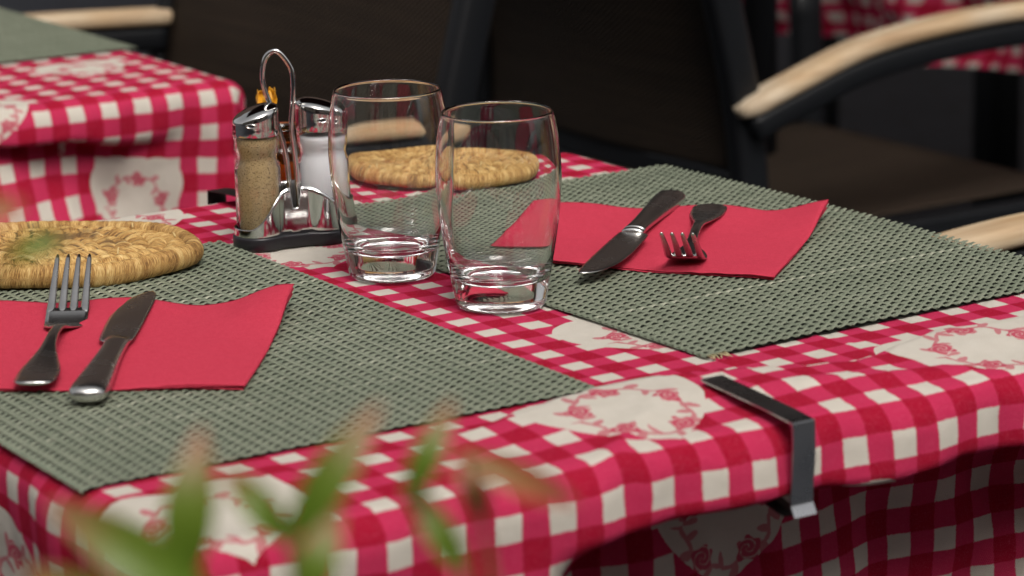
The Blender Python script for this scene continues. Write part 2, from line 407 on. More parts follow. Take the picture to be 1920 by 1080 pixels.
# ------------------------------------------------------------------ woven placemats
def mat_mesh(a=.3066, b=.45, seed=1, e0=.0008, e1=.0010):
    """flat vinyl strips: cross strips arch over the lengthwise ribbons; one mesh. origin at a corner, x 0..a, y 0..b"""
    rg = np.random.default_rng(seed); PX, PY = .0083, .0063
    nx, ny = int(round(a/PX)), int(round(b/PY)); PX, PY = a/nx, b/ny
    Vs, Fs, tint, al = [], [], [], []; off = 0
    def ribbon(P, side, w, th, tn):           # P (n,3) centre line, side (3,), arched cross-section, 5 across
        nonlocal off
        n = len(P); k = np.array([-1, -.6, 0, .6, 1.0]); hz = np.array([-.9, -.15, .1, -.15, -.9])*th
        V = P[:, None, :]+side[None, None, :]*(k*w/2)[None, :, None]
        V[:, :, 2] += hz[None, :]
        Vs.append(V.reshape(-1, 3)); Fs.append(grid_faces(n, 5, off=off)); off += n*5
        tint.append(np.repeat(tn, 5)); al.append(np.tile(k, n))
    band = np.convolve(rg.normal(0, 1, ny+8), np.ones(3)/3, 'same')
    for j in range(ny):                       # strips along x, arching between the lengthwise ribbons
        for sub in (-1, 1):
            am_ = .00085 if sub < 0 else .00030
            m = nx*8; x = np.linspace(-e0-rg.random()*e0*.3, a+e1+rg.random()*e1*.4, m)
            ph = 2*pi*x/PX
            z = (.0017 if sub < 0 else .0013)-am_*np.cos(ph)*(.9+.2*rg.random())+rg.normal(0, .00005)
            y = (j+.5)*PY+sub*.00132+rg.normal(0, .00006)+.00022*np.sin(ph*.5+rg.random()*6)
            ends = (x < 0) | (x > a)
            z = np.where(ends, z-.0003, z)
            P = np.stack([x, np.full(m, 0)+y, z], 1)
            cellt = np.repeat(rg.normal(0, .07, nx+2), 8)[:m]
            tn = np.clip(.50+band[j]*.10+rg.normal(0, .08)+cellt+(.30 if rg.random() < .05 else 0), 0, 1)
            ribbon(P, np.array([0, 1.0, 0]), .0029, .00035, tn)
    for i in range(nx+1):                     # ribbons along y at the dips
        m = ny*4; y = np.linspace(-.0008, b+.0008, m); ph = 2*pi*y/PY
        z = .00165+.00030*np.cos(ph)+0*y
        xx = min(max(i*PX, .0012), a-.0012)+rg.normal(0, .00008)
        P = np.stack([np.full(m, xx)+.00015*np.sin(ph*.5), y, z], 1)
        cellt = np.repeat(rg.normal(0, .06, ny+1), 4)[:m]
        ribbon(P, np.array([1.0, 0, 0]), .0030, .0004, np.clip(.50+rg.normal(0, .07)+cellt, 0, 1))
    nf = sum(len(f) for f in Fs)
    e = .0012; Vs.append(np.array([(e, e, .0006), (a-e, e, .0006), (a-e, b-e, .0006), (e, b-e, .0006)])); Fs.append(np.array([[off, off+1, off+2, off+3]], dtype=np.int32))  # flat dark sheet standing in for shade in the weave holes
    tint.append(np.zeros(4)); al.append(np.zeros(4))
    return np.concatenate(Vs), np.concatenate(Fs), np.concatenate(tint), np.concatenate(al), nf
def placemat(name, corner, rz, V, F, tn, al, nf, label, z=ZT+.0009, warp=None):
    V = V.copy()
    if warp: V[:, 2] += warp(V[:, 0], V[:, 1])
    o = mobj(name, V, F, None, uv=None, attrs={'tint': tn, 'along': al}, mats=[M['strand'], M['shade']], midx=[0]*nf+[1]*(len(F)-nf))
    o.location = (*W(*corner), z); o.rotation_euler = (0, 0, rz)
    return tag(o, label, 'placemat', 'woven grey green placemats')
mm_ = mat_mesh()
def warpA(x, y):       # sinks a little over the rounded left table edge
    d = np.clip(.020-x, 0, None); return -d*d*3.0+.0007*np.sin(x*17+1)*np.sin(y*11)
CA = L(.0460, 1.5900)
placemat('placemat', (CA[0]-.3066*cos(-.0016), CA[1]), TH-.0016, *mm_, 'grey green woven placemat in front, reaching the left edge of the near table', warp=warpA)
placemat('placemat', L(.1090, 1.6510), TH+.0329, *mat_mesh(seed=2, e0=.0008, e1=.0036), 'grey green woven placemat with a frayed near corner, under the dark knife and fork', warp=lambda x, y: .0008*np.sin(x*15)*np.sin(y*13+1))
placemat('placemat', (-.086, 1.203), TH, *mm_, 'blurred grey green woven placemat on the table behind, at the top left')
# frayed ends at the near corner of the second mat
V, F = [], []
for k in range(9):
    x = .001+k*.0016; l = .004+random.random()*.005
    p = [Vector((x, .001, .0018)), Vector((x+random.uniform(-.001, .001), -l*.5, .0016)), Vector((x+random.uniform(-.002, .003), -l, .0006))]
    v, f = sweep(p, circ(.00035, 5)); o_ = len(V); V += v; F += [tuple(i+o_ for i in g_) for g_ in f]
M['fray'] = simple('frayed_thread', (.40, .34, .19), .6)
matB = [o for o in bpy.data.objects if o.name.startswith('placemat')][1]
mobj('frayed_threads', V, F, M['fray'], matB)

# ------------------------------------------------------------------ napkins
def napkin(corners, waves, label, seed=0, layers=3, group='red paper napkins'):
    """corners nL,nR,fR,fL in world xy; waves: height function (u,v)"""
    nL, nR, fR, fL = [Vector((*c, 0)) for c in corners]
    org = (nL+nR+fR+fL)/4
    r = thing('paper_napkin', label, 'napkin', (org.x, org.y, ZT+.0027), 0, group)
    n = 60
    for k in range(layers):
        S = 1-.006*(layers-1-k)+.003*(k == 1); V = np.zeros((n, n, 3))
        for i in range(n):
            for j in range(n):
                u, v = i/(n-1), j/(n-1); uu = .5+(u-.5)*S; vv = .5+(v-.5)*S
                p = nL.lerp(nR, uu).lerp(fL.lerp(fR, uu), vv)-org
                z = waves(u, v)*((k+1)/layers)**.35+k*.0009+fbm(u, v, 4, seed+k*.3)*.0007
                nz = fbm(u, v, 3, seed+k)*.0012
                if v < .02 or u > .98: z += fbm(u*6, v*6, 3, seed+k)*.0004
                V[i, j] = (p.x+nz, p.y+nz, z+.0008)
        o = mobj(('lower_leaf', 'middle_leaf', 'top_leaf')[k] if layers == 3 else 'leaf', V.reshape(-1, 3), grid_faces(n, n), M['napkin'], r)
        m = o.modifiers.new('t', 'SOLIDIFY'); m.thickness = .0006; m.offset = 0
    return r
def wavA(u, v):
    return sstep(.4, 1, v)*(.0024+.0020*sin(u*14.5+.6))+.0065*(sstep(.80, 1, u)*sstep(.5, 1, v))+.0012*sin(u*9+v*5)
napkin([(-.345, 1.603), (-.1468, 1.5965), (-.1318, 1.784), (-.330, 1.790)], wavA, 'red paper napkin under the silver fork and knife at the left', 1.0)
def wavB(u, v):
    return sstep(.4, 1, v)*(.0022+.0022*sin(u*12.0+.2))+.010*sstep(.75, 1, u)*sstep(.5, 1, v)+.001*sin(u*8+v*4)
napkin([(-.0140, 1.896), (.1625, 1.8225), (.2150, 1.997), (.022, 2.045)], wavB, 'red paper napkin under the dark knife and fork at the right, corner lifted', 2.0)
r = napkin([W(.20, 1.50), W(.235, 1.70), W(.06, 1.72), W(.04, 1.55)], lambda u, v: .002, 'red napkin corner on the table behind, at the far left edge of the photo', 3.0, 1)

# ------------------------------------------------------------------ cutlery (local: x along the length from the handle end, y across, z up)
def outline_solid(st, th, cross=9, dome=.35):
    """st: list of (x, yl, yr, z, t) stations: left and right edge, height and thickness; closed lens-like body"""
    V, F = [], []; k = 2*cross-2
    for x, yl, yr, z, t_ in st:
        for i in range(cross):
            f = i/(cross-1); y = yl+(yr-yl)*f; V.append((x, y, z+t_/2*(1-abs(2*f-1)**3)**.6 if 0 < i < cross-1 else z))
        for i in range(cross-2, 0, -1):
            f = i/(cross-1); y = yl+(yr-yl)*f; V.append((x, y, z-t_/2*(1-abs(2*f-1)**3)**.6))
    for a in range(len(st)-1):
        F += [(a*k+m, a*k+(m+1) % k, (a+1)*k+(m+1) % k, (a+1)*k+m) for m in range(k)]
    F += [tuple(range(k))[::-1], tuple((len(st)-1)*k+m for m in range(k))]
    return V, F
def interp(tab, x):
    if x <= tab[0][0]: return tab[0][1:]
    for a, b in zip(tab, tab[1:]):
        if x <= b[0]:
            f = (x-a[0])/(b[0]-a[0]); f = f*f*(3-2*f) if len(a) > 6 else f
            return tuple(p+(q-p)*f for p, q in zip(a[1:], b[1:]))
    return tab[-1][1:]
def crtab(tab, xs):
    """smooth interpolation (monotone-ish Catmull) of table rows at xs"""
    T = np.array(tab, float); X = T[:, 0]; out = []
    for x in xs:
        i = int(np.clip(np.searchsorted(X, x)-1, 0, len(X)-2)); h = X[i+1]-X[i]; u = np.clip((x-X[i])/h, 0, 1)
        m0 = (T[i+1]-T[i-1])/(X[i+1]-X[i-1]) if i > 0 else (T[i+1]-T[i])/h
        m1 = (T[i+2]-T[i])/(X[i+2]-X[i]) if i < len(X)-2 else (T[i+1]-T[i])/h
        y = (2*u**3-3*u**2+1)*T[i]+(u**3-2*u**2+u)*h*m0+(-2*u**3+3*u**2)*T[i+1]+(u**3-u**2)*h*m1
        out.append((x, *y[1:]))
    return out
def knife(label, loc, rz, flip=1, tilt=0.0):
    r = thing('table_knife', label, 'knife', loc, rz, 'table knives')
    # handle: rounded, swelling to the end
    tab = [(0, .0006, .0008), (.0012, .0062, .0030), (.004, .0094, .0046), (.010, .0106, .0052), (.03, .0100, .0050), (.06, .0084, .0044), (.085, .0073, .0038), (.102, .0070, .0036), (.108, .0071, .0036), (.114, .0073, .0034)]
    P = crtab(tab, np.concatenate([np.linspace(0, .012, 14), np.linspace(.015, .114, 34)]))
    V, F = [], []; k = 24
    for x, a, b in P:
        for i in range(k):
            an = 2*pi*i/k; ca, sa = cos(an), sin(an)
            V.append((x, a*abs(ca)**.85*(1 if ca > 0 else -1), .0056+b*abs(sa)**.85*(1 if sa > 0 else -1)))
    n = len(P)
    for i in range(n-1): F += [(i*k+m, i*k+(m+1) % k, (i+1)*k+(m+1) % k, (i+1)*k+m) for m in range(k)]
    F += [tuple(range(k))[::-1], tuple((n-1)*k+m for m in range(k))]
    mobj('handle', V, F, M['steel'], r)
    # bolster ring
    pr = [(.0076*cos(2*pi*i/24), .0032*sin(2*pi*i/24)) for i in range(24)]
    mobj('bolster', *sweep([(.1135, 0, .0056), (.1150, 0, .0056), (.1180, 0, .0056), (.1195, 0, .0056)], pr, scale=[.85, 1.0, 1.0, .8]), M['steel'], r)
    # blade: straight back on one side, belly on the other, rounded tip; slightly tilted
    st = []
    tb = [(.118, .0092, .0084), (.122, .0115, .0088), (.14, .0128, .0090), (.17, .0138, .0090), (.195, .0130, .0088), (.212, .0104, .0084), (.224, .0066, .0077), (.231, .0020, .0066), (.2345, -.0024, .0048)]
    st.append((.1160, -.0045, .0045, .0052, .0008))
    for x, l_, r_ in crtab(tb, np.linspace(.118, .2345, 40)): st.append((x, -l_*flip, r_*flip, .0052, .0014))
    V, F = outline_solid(st, 0, 13)
    V = [(x, y, z+tilt*y) for x, y, z in V]; F = F[:-2]+F[-1:]
    o = mobj('blade', V, F, M['steel'], r)
    return r
def fork(label, loc, rz, pitch=0.0):
    r = thing('table_fork', label, 'fork', loc, rz, 'table forks')
    zt = [(0, .0056), (.02, .0050), (.05, .0066), (.085, .0098), (.115, .0078), (.132, .0034), (.142, .0020), (.150, .0036), (.160, .0080), (.175, .0170), (.188, .0246), (.1995, .0310)]
    Z = lambda x: crtab(zt, [x])[0][1]
    wt = [(0, .0060, .0018), (.001, .0088, .0022), (.004, .0110, .0024), (.012, .0118, .0024), (.03, .0112, .0024), (.050, .0078, .0026), (.070, .0044, .0030), (.095, .0034, .0034), (.115, .0036, .0034), (.124, .0052, .0030), (.130, .0092, .0026), (.137, .0118, .0023), (.145, .0124, .0021), (.1595, .0126, .0020)]
    st = [(x, -a, a, Z(x), b) for x, a, b in crtab(wt, np.concatenate([np.linspace(0, .012, 10), np.linspace(.016, .1595, 50)]))]
    V, F = outline_solid(st, 0, 11)
    # the bowl of the head dips in the middle
    V = [(x, y, z-.0006*sstep(.132, .15, x)*(1-(y/.0125)**2)) for x, y, z in V]
    mobj('handle', V, F, M['steel'], r)
    for i in range(4):
        yc = (i-1.5)*.0067; rows = []
        for x in np.concatenate([[.1545], np.linspace(.1580, .2, 14)]):
            f = max(0, (x-.1580)/.0420); w = .0019*(1-f)**.5+.00055 if f < 1 else .0004; w = (.0027-.0014*f)*(1 if f < .94 else .6)*(.6 if x < .157 else 1)
            y = yc*(1-.04*f); rows.append((x, y-w, y+w, Z(x)-.0004*(1-f), (.0020-.0008*f)*(.3 if x < .157 else 1)))
        V, F = outline_solid(rows, 0, 7)
        mobj('tine', V, F, M['steel'], r)
    if pitch: r.rotation_euler = (0, -pitch, rz)
    return r
def ang(a, b): return atan2(b[1]-a[1], b[0]-a[0])
zc = ZT+.0050
ka, kb = (-.2295, 1.5640), (-.2237, 1.7975)
k_ = knife('silver knife on the left napkin, its round tip mirroring the straw trivet', (ka[0], ka[1], zc), ang(ka, kb), -1, -.05)
k2a, k2b = (.1125, 2.0440), (.0450, 1.8130)
knife('dark-looking knife lying across the right napkin, blade towards the camera', (k2a[0], k2a[1], zc+.001), ang(k2a, k2b), -1, -.02)
fa, fb = (-.2620, 1.5920), (-.2645, 1.7360)
fork('silver fork on the left napkin, tines pointing at the straw trivet', (fa[0], fa[1], zc), ang(fa, fb))
f2a, f2b = (.1365, 2.0120), (.1105, 1.8640)
fork('dark-looking fork on the right napkin, tines curling up towards the camera', (f2a[0], f2a[1], zc+.0005), ang(f2a, f2b))

# ------------------------------------------------------------------ tumblers
def tumbler(label, xy):
    r = thing('glass_tumbler', label, 'glass', (*xy, ZT+.0012), 0, 'two empty tumblers')
    outp = [(0, .0012), (.020, .0006), (.0245, 0), (.0265, .0008), (.0277, .0030), (.0290, .0100), (.0308, .0200), (.0338, .0370), (.0364, .0560), (.0379, .0740), (.0380, .0860), (.0368, .1020), (.0346, .1150), (.0336, .1186)]
    P = crtab([(i, *p) for i, p in enumerate(outp)], np.linspace(0, len(outp)-1, 90))
    prof = [(max(0, a), b) for _, a, b in P]; prof[0] = (0, .0012)
    t_ = .0013
    rim = [(.0333, .1194), (.0329, .1196), (.0325, .1193)]
    inp = [(.0323, .1185), (.0333, .1145), (.0354, .1018), (.0366, .0860), (.0364, .0740), (.0348, .0560), (.0318, .0380), (.0290, .0270), (.0258, .0205), (.0205, .0172), (.0120, .0160), (0, .0157)]
    P = crtab([(i, *p) for i, p in enumerate(inp)], np.linspace(0, len(inp)-1, 80)); ip = [(max(0, a), b) for _, a, b in P]; ip[-1] = (0, ip[-1][1])
    mobj('body', *lathe(prof+rim+ip, 128), M['glass'], r)
    return r
tumbler('empty clear tumbler in front, nearest the right napkin', (-.0068, 1.7854))
tumbler('empty clear tumbler farther back, beside the salt shaker', (-.0757, 1.8699))

# ------------------------------------------------------------------ shakers in their stand
DCW = ang((-.166, 1.958), (-.1265, 1.974))                # direction of the stand
S1 = Vector((-.1660, 1.9580, 0)); S2 = S1+Vector((cos(DCW), sin(DCW), 0))*.0435
cad = thing('condiment_stand', 'steel shaker stand with a looped wire handle and black foot beside the glasses', 'stand', ((S1.x+S2.x)/2, (S1.y+S2.y)/2, ZT+.0012), DCW)
def eight(r, d=.02175, n=40, waist=.62):
    """outline of two joined discs"""
    out = []
    for i in range(2*n):
        a = 2*pi*i/(2*n); x = cos(a)*(d+r); y = sin(a)
        # distance field style: max of the circles and the neck
        xx = cos(a)*(d+r); c = d if xx > 0 else -d
        dxx = abs(xx)-d
        yy = math.sqrt(max(0, r*r-dxx*dxx)) if abs(dxx) < r else 0
        neck = r*waist
        if abs(xx) < d: yy = max(yy, neck+(r-neck)*0)
        out.append((xx, yy if a <= pi else -yy))
    return out
def loopmesh(rings):
    k = len(rings[0]); V = [p for r_ in rings for p in r_]; F = []
    for i in range(len(rings)-1): F += [(i*k+m, i*k+(m+1) % k, (i+1)*k+(m+1) % k, (i+1)*k+m) for m in range(k)]
    return V, F, k
o8 = eight(.0180, waist=.80); V, F, k = loopmesh([[(x*.97, y*.97, 0) for x, y in o8], [(x, y, .001) for x, y in o8], [(x, y, .0075) for x, y in o8], [(x*.98, y*.98, .0085) for x, y in o8]])
F += [tuple(range(k))[::-1], tuple(3*k+m for m in range(k))]
mobj('foot', V, F, M['black'], cad)
o8 = eight(.0170, waist=.70, n=60); rings = []
def walltop(x, y):
    base = .040-.026*sstep(.004, .034, abs(x)) if x < 0 else .040-.014*sstep(.006, .036, x)
    if abs(x) < .0040 and y < 0: base = .026+.010*sstep(.0025, .0040, abs(x))
    return base
for f in np.linspace(0, 1, 10): rings.append([(x, y, .0085+(walltop(x, y)-.0085)*f) for x, y in o8])
V, F, k = loopmesh(rings)
o = mobj('holder_wall', V, F, M['chrome'], cad); m = o.modifiers.new('t', 'SOLIDIFY'); m.thickness = .0009; m.offset = -1
# handle: bent wire seen nearly face on; path given in stand coordinates (x along, z up)
hx = [(.0052, .008), (.0050, .030), (.0040, .055), (.0022, .078), (.0035, .092), (.0046, .106), (.0032, .118), (-.0050, .1288), (-.0125, .1250), (-.0150, .113), (-.0135, .102), (-.0072, .083), (-.0020, .062), (.0000, .040), (.0008, .008)]
ca, sa = cos(-DCW), sin(-DCW)
path = [(x*ca, x*sa-.0022+.0035*(i/14), z) for i, (x, z) in enumerate(hx)]
mobj('handle', *sweep(spline(path, 90), circ(.0018, 12), up=(0, 1, 0)), M['chrome'], cad)
def shaker(label, xy, fill, fmat, slant, top, group='shakers in the stand'):
    r = thing('shaker', label, 'shaker', (*xy, ZT+.0105), 0, group)
    pr = [(0, 0), (.0135, 0), (.0150, .0012), (.0152, .004), (.0152, .0435), (.0148, .046), (.0136, .0485), (.0130, .051), (.0136, .0535), (.0149, .0565), (.0150, .061), (.0150, .0655), (.0140, .0675), (.0132, .0690), (.0132, .0700), (.0124, .0700), (.0124, .0680), (.0138, .0650), (.0140, .061), (.0134, .0570), (.0121, .0540), (.0115, .051), (.0121, .048), (.0136, .0435), (.0138, .004), (.013, .002), (0, .002)]
    o = mobj('jar', *lathe(pr, 64), M['jar'], r)
    fp = [(0, .0022), (.0124, .0022), (.0134, .0045), (.0134, .0430), (.0119, .0480), (.0113, .051), (.0119, .054), (.0130, .0570), (.0132, .0595), (.0130, fill-.001), (.010, fill), (0, fill)]
    mobj('contents', *lathe(fp, 64), fmat, r)
    # cap: cylinder with a slanted domed top
    n = 64; V = []; rows = []
    def th_(x, y): return top+(x*cos(slant[0])+y*sin(slant[0]))*slant[1]
    R = .0153
    for i in range(n):
        a = 2*pi*i/n; c, s = cos(a), sin(a)
        col = [(R*c, R*s, .0660), (R*1.01*c, R*1.01*s, .0675)]
        for f in (.25, .5, .75, .93): col.append((R*c, R*s, .0675+(th_(R*c, R*s)-.0675)*f))
        for q, dz in ((.985, .0008), (.95, .0018), (.85, .0030), (.6, .0046), (.3, .0054), (.05, .0056)): col.append((R*q*c, R*q*s, th_(R*q*c, R*q*s)+dz-.0006))
        rows.append(col)
    k = len(rows[0]); V = [p for c_ in rows for p in c_]
    F = [(i*k+m, ((i+1) % n)*k+m, ((i+1) % n)*k+m+1, i*k+m+1) for i in range(n) for m in range(k-1)]
    F.append(tuple(i*k+k-1 for i in range(n)))
    cap = mobj('cap', V, F, M['chrome'], r)
    # pouring slot facing the camera, black face painting the shade in the hole
    A = -pi/2-.12+slant[2]; V = []; nn = 20
    for rr, rad in ((1.15, R+.0001), (1.0, R+.0007), (.8, R+.0005), (.72, R+.0001)):
        for i in range(nn):
            a = 2*pi*i/nn; da = cos(a)*.0033*rr/R; dz = sin(a)*.0014*rr
            V.append((rad*cos(A+da), rad*sin(A+da), .0740+dz))
    F = [(q*nn+m, q*nn+(m+1) % nn, (q+1)*nn+(m+1) % nn, (q+1)*nn+m) for q in range(3) for m in range(nn)]+[tuple(3*nn+m for m in range(nn))]
    mobj('pouring_slot', V, F, None, cap, mats=[M['chrome'], M['black']], midx=[0]*(3*nn)+[1])
    return r
shaker('pepper shaker of ground brown pepper with a slanted steel cap', (S1.x, S1.y), .0655, M['pepper'], (radians(20), .30, 0), .0795)
shaker('salt shaker of white salt with a steel cap, half behind the tumbler', (S2.x, S2.y), .0625, M['salt'], (radians(180), .20, .35), .0815)
# amber jar with a yellow bloom behind the shakers
ab = thing('amber_jar', 'small amber glass jar holding a yellow bloom, behind the shakers', 'jar', (-.1560, 2.052, ZT+.0012), 0)
pr = [(r_, z_*.72) for r_, z_ in [(0, 0), (.018, 0), (.0215, .003), (.022, .010), (.022, .060), (.020, .068), (.0165, .074), (.0165, .084), (.0175, .085), (.0175, .087), (.0155, .087), (.0150, .075), (.0185, .067), (.0205, .060), (.0205, .010), (.019, .004), (0, .003)]]
mobj('glass_body', *lathe(pr, 48), M['amber'], ab)
M['honey'] = simple('amber_fill', (.36, .17, .02), .5, 0, .3, .5, 60)
mobj('filling', *lathe([(0, .0040), (.0175, .0040), (.0198, .008), (.0198, .034), (.010, .036), (0, .036)], 40), M['honey'], ab)
V, F = [], []
for k in range(5):
    a = k*2.4; w = .0068; h = .016+.004*random.random(); lean = .004+.003*(k % 3)
    o_ = len(V)
    for i in range(7):
        f = i/6; ww = w*sin(pi*min(1, .12+f*.82))**.6; rr = lean*sin(f*2.2)+.001+.0012*sin(k+f*9)
        for j in (-1, -.3, .3, 1):
            V.append((cos(a)*rr-sin(a)*ww*j*.6, sin(a)*rr+cos(a)*ww*j*.6, .084+h*f+.0012*cos(j*3+k+f*8)))
    F += [(o_+i*4+j, o_+i*4+j+1, o_+(i+1)*4+j+1, o_+(i+1)*4+j) for i in range(6) for j in range(3)]
fl = mobj('bloom', V, F, M['petal'], ab); fl.location = (-.0085, -.006, -.012); m = fl.modifiers.new('t', 'SOLIDIFY'); m.thickness = .0005; subsurf(fl, 1)
mobj('stalk', *sweep([(0, 0, .036), (-.004, -.003, .055), (-.0085, -.006, .074)], circ(.0012, 8)), M['stem'], fl.parent)

# ------------------------------------------------------------------ braided trivets
def trivet(label, xy, a, b, rot, rings, seed, z0=0.0, tiltx=0.0, thick=.0068, stain_shade=(0, 0, .5)):
    rg = np.random.default_rng(seed); Vs, Fs, sa_, st_ = [], [], [], []; off = 0; fs_, fv_ = [], []
    pitch = a/(rings+.15)
    for q in range(rings):
        R = pitch*(q+.62); fr = b/a; rr = pitch*.66 if q < rings-1 else pitch*.60
        tz = thick*(.80+.12*rg.random()) if q < rings-1 else thick*1.0
        circm = 2*pi*R*(1+fr)/2; nst = max(5, int(circm/(.0095 if q < rings-1 else .0060))); nU = max(60, int(circm/.0007)); nV = 22
        u = np.linspace(0, 2*pi, nU, endpoint=False)[:, None]; v = np.linspace(0, 2*pi, nV, endpoint=False)[None, :]
        ph = rg.random()*6
        jit = np.interp(u[:, 0], np.linspace(0, 2*pi, nst*2+1), np.cumsum(rg.normal(0, .12, nst*2+1))*.25)[:, None]
        # stitches: lumps leaning along the braid; the rim is wound round
        lean = (1.15 if q < rings-1 else .45)*(1 if q % 2 else -1)
        s = nst*u/1.0+ph+lean*np.sin(v)*1.6+jit*2
        lump = np.abs(np.sin(s/2)); fine = np.sin(s*(6 if q < rings-1 else 4)+np.sin(v*2+q)*.9+rg.random()*3+2*np.sin(u*9+q))*(.6+.4*np.sin(u*23+v))
        rv = 1+(.26 if q < rings-1 else .055)*(lump**.55-.6)+.035*fine
        wob = 1+.018*np.sin(u*3+q)+.012*np.sin(u*7+seed)
        cr = (R*wob)+rr*np.cos(v)*rv
        X = cr*np.cos(u); Y = cr*np.sin(u)*fr; Z = tz+tz*np.sin(v)*rv+.0007*np.sin(u*5+q*2)+.0007*np.sin(u*2+1)
        Vs.append(np.stack([X, Y, Z+0*X], -1).reshape(-1, 3)); Fs.append(grid_faces(nU, nV, True, True, off)); off += nU*nV
        fs_.append((s+lean*np.sin(v)*1.0+0*X+q*17).ravel()); fv_.append((v+0*X+q*3).ravel())
        cell = np.floor(s/(2*pi)).astype(int) % 997; tb = rg.random(1000)
        cell2 = np.floor(s*2.5/(2*pi)).astype(int) % 997; tb2 = rg.random(1000)
        sa_.append(((tb[cell]*.55+tb2[cell2]*.45)*(.35+.65*lump**.7)).ravel())  # strand tone, darkened where stitches dip as painted shade
        d = np.sqrt(((X/a-stain_shade[0])/1.0)**2+((Y/b-stain_shade[1])/1.0)**2)
        st_.append((stain_shade[2]*np.exp(-(d/.6)**2)+(.50 if q < rings-1 else .25)*(1-np.minimum(1, lump*2.2))+.0*X).ravel())  # scorch stain plus shade painted into the gaps between stitches
    V = np.concatenate(Vs)
    if tiltx: V[:, 2] += (V[:, 1]/b)*tiltx+tiltx
    o = mobj('straw_trivet', V, np.concatenate(Fs), M['raffia'], attrs={'strand': np.concatenate(sa_), 'stain_shade': np.concatenate(st_), 'fs': np.concatenate(fs_), 'fv': np.concatenate(fv_)})
    o.location = (*xy, ZT+.0042+z0); o.rotation_euler = (0, 0, rot)
    # loose straws lying on the braid
    for _ in range(14):
        rr_ = math.sqrt(rg.random())*.88; aa = rg.random()*2*pi; dr = aa+pi/2+rg.normal(0, .5); l = .008+.014*rg.random()
        p0 = Vector((a*rr_*cos(aa), b*rr_*sin(aa), thick*2.0)); d_ = Vector((cos(dr), sin(dr)*.8, 0))
        P3 = [p0-d_*l*.5+Vector((0, 0, -.0012)), p0+Vector((0, 0, .0004+.0008*rg.random())), p0+d_*l*.5+Vector((0, 0, -.0010 if rg.random() < .7 else .0025))]
        mobj('loose_straw', *sweep(spline(P3, 6), [(-.0006, 0), (0, .0002), (.0006, 0), (0, -.0002)]), M['straw'], o)
    # core so that nothing shows through between the coils
    core = mobj('inner_braid', *lathe([(0, .001), (a*.9, .001), (a*.9, thick*1.1), (0, thick*1.1)], 48), M['raffia'], o, attrs=None)
    core.scale = (1, b/a, 1)
    return tag(o, label, 'trivet', 'braided straw trivets')
trivet('oval braided straw trivet with dark scorch marks at the left, behind the fork tines', (-.2985, 1.9050), .0980, .0700, radians(-2), 9, 3, stain_shade=(.10, .35, .55), thick=.0074)
trivet('pale braided straw trivet behind the two tumblers, seen through their glass', (-.048, 2.155), .080, .056, radians(-6), 7, 5, stain_shade=(.1, 0, .25), thick=.0062)

# ------------------------------------------------------------------ clips
def clip(label, X, Y, rz, mat):
    """spring clip over the table edge: local y points inward over the top"""
    r = thing('tablecloth_clip', label, 'clip', (*W(X, Y), ZT+.0025), rz, 'tablecloth clips'); w = .0146
    pts = [(0, .0785, .0096), (0, .0760, .0090), (0, .072, .0088), (0, .050, .0076), (0, .020, .0056), (0, .0010, .0038), (0, -.0006, .0032), (0, -.0014, .0020), (0, -.0018, -.014), (0, -.0005, -.030), (0, .0000, -.0395), (0, -.0008, -.0425), (0, -.0034, -.0470)]
    o = mobj('strip', *strip(spline(pts, 70), w, .0009), mat, r, False)
    pts = [(0, -.0005, -.0440), (0, .004, -.0475), (0, .012, -.0480), (0, .030, -.0440), (0, .048, -.0415)]
    o = mobj('lower_tongue', *strip(spline(pts, 24), w*.8, .0011), M['clipdark'], r)
    return r
def strip(P, w, t_):
    V, F = [], []; n = len(P)
    for i in range(n):
        a, b = P[max(i-1, 0)], P[min(i+1, n-1)]; d = (b-a).normalized(); nn = Vector((0, -d.z, d.y))
        for sx in (-1, 1):
            for s2 in (-1, 1):
                p = P[i]+nn*(s2*t_/2); V.append((sx*w/2, p.y, p.z))
    for i in range(n-1):
        a, b = i*4, i*4+4
        F += [(a, a+2, b+2, b), (a+1, b+1, b+3, a+3), (a, b, b+1, a+1), (a+2, a+3, b+3, b+2)]
    F += [(0, 1, 3, 2), ((n-1)*4, (n-1)*4+2, (n-1)*4+3, (n-1)*4+1)]
    return V, F
clip('bent steel clip holding the cloth on the front edge of the near table', -.050, -.1490, TH, M['clip'])
clip('dark clip on the back edge of the near table, left of the pepper shaker', -.024, .5610, TH+pi, M['clipdark'])

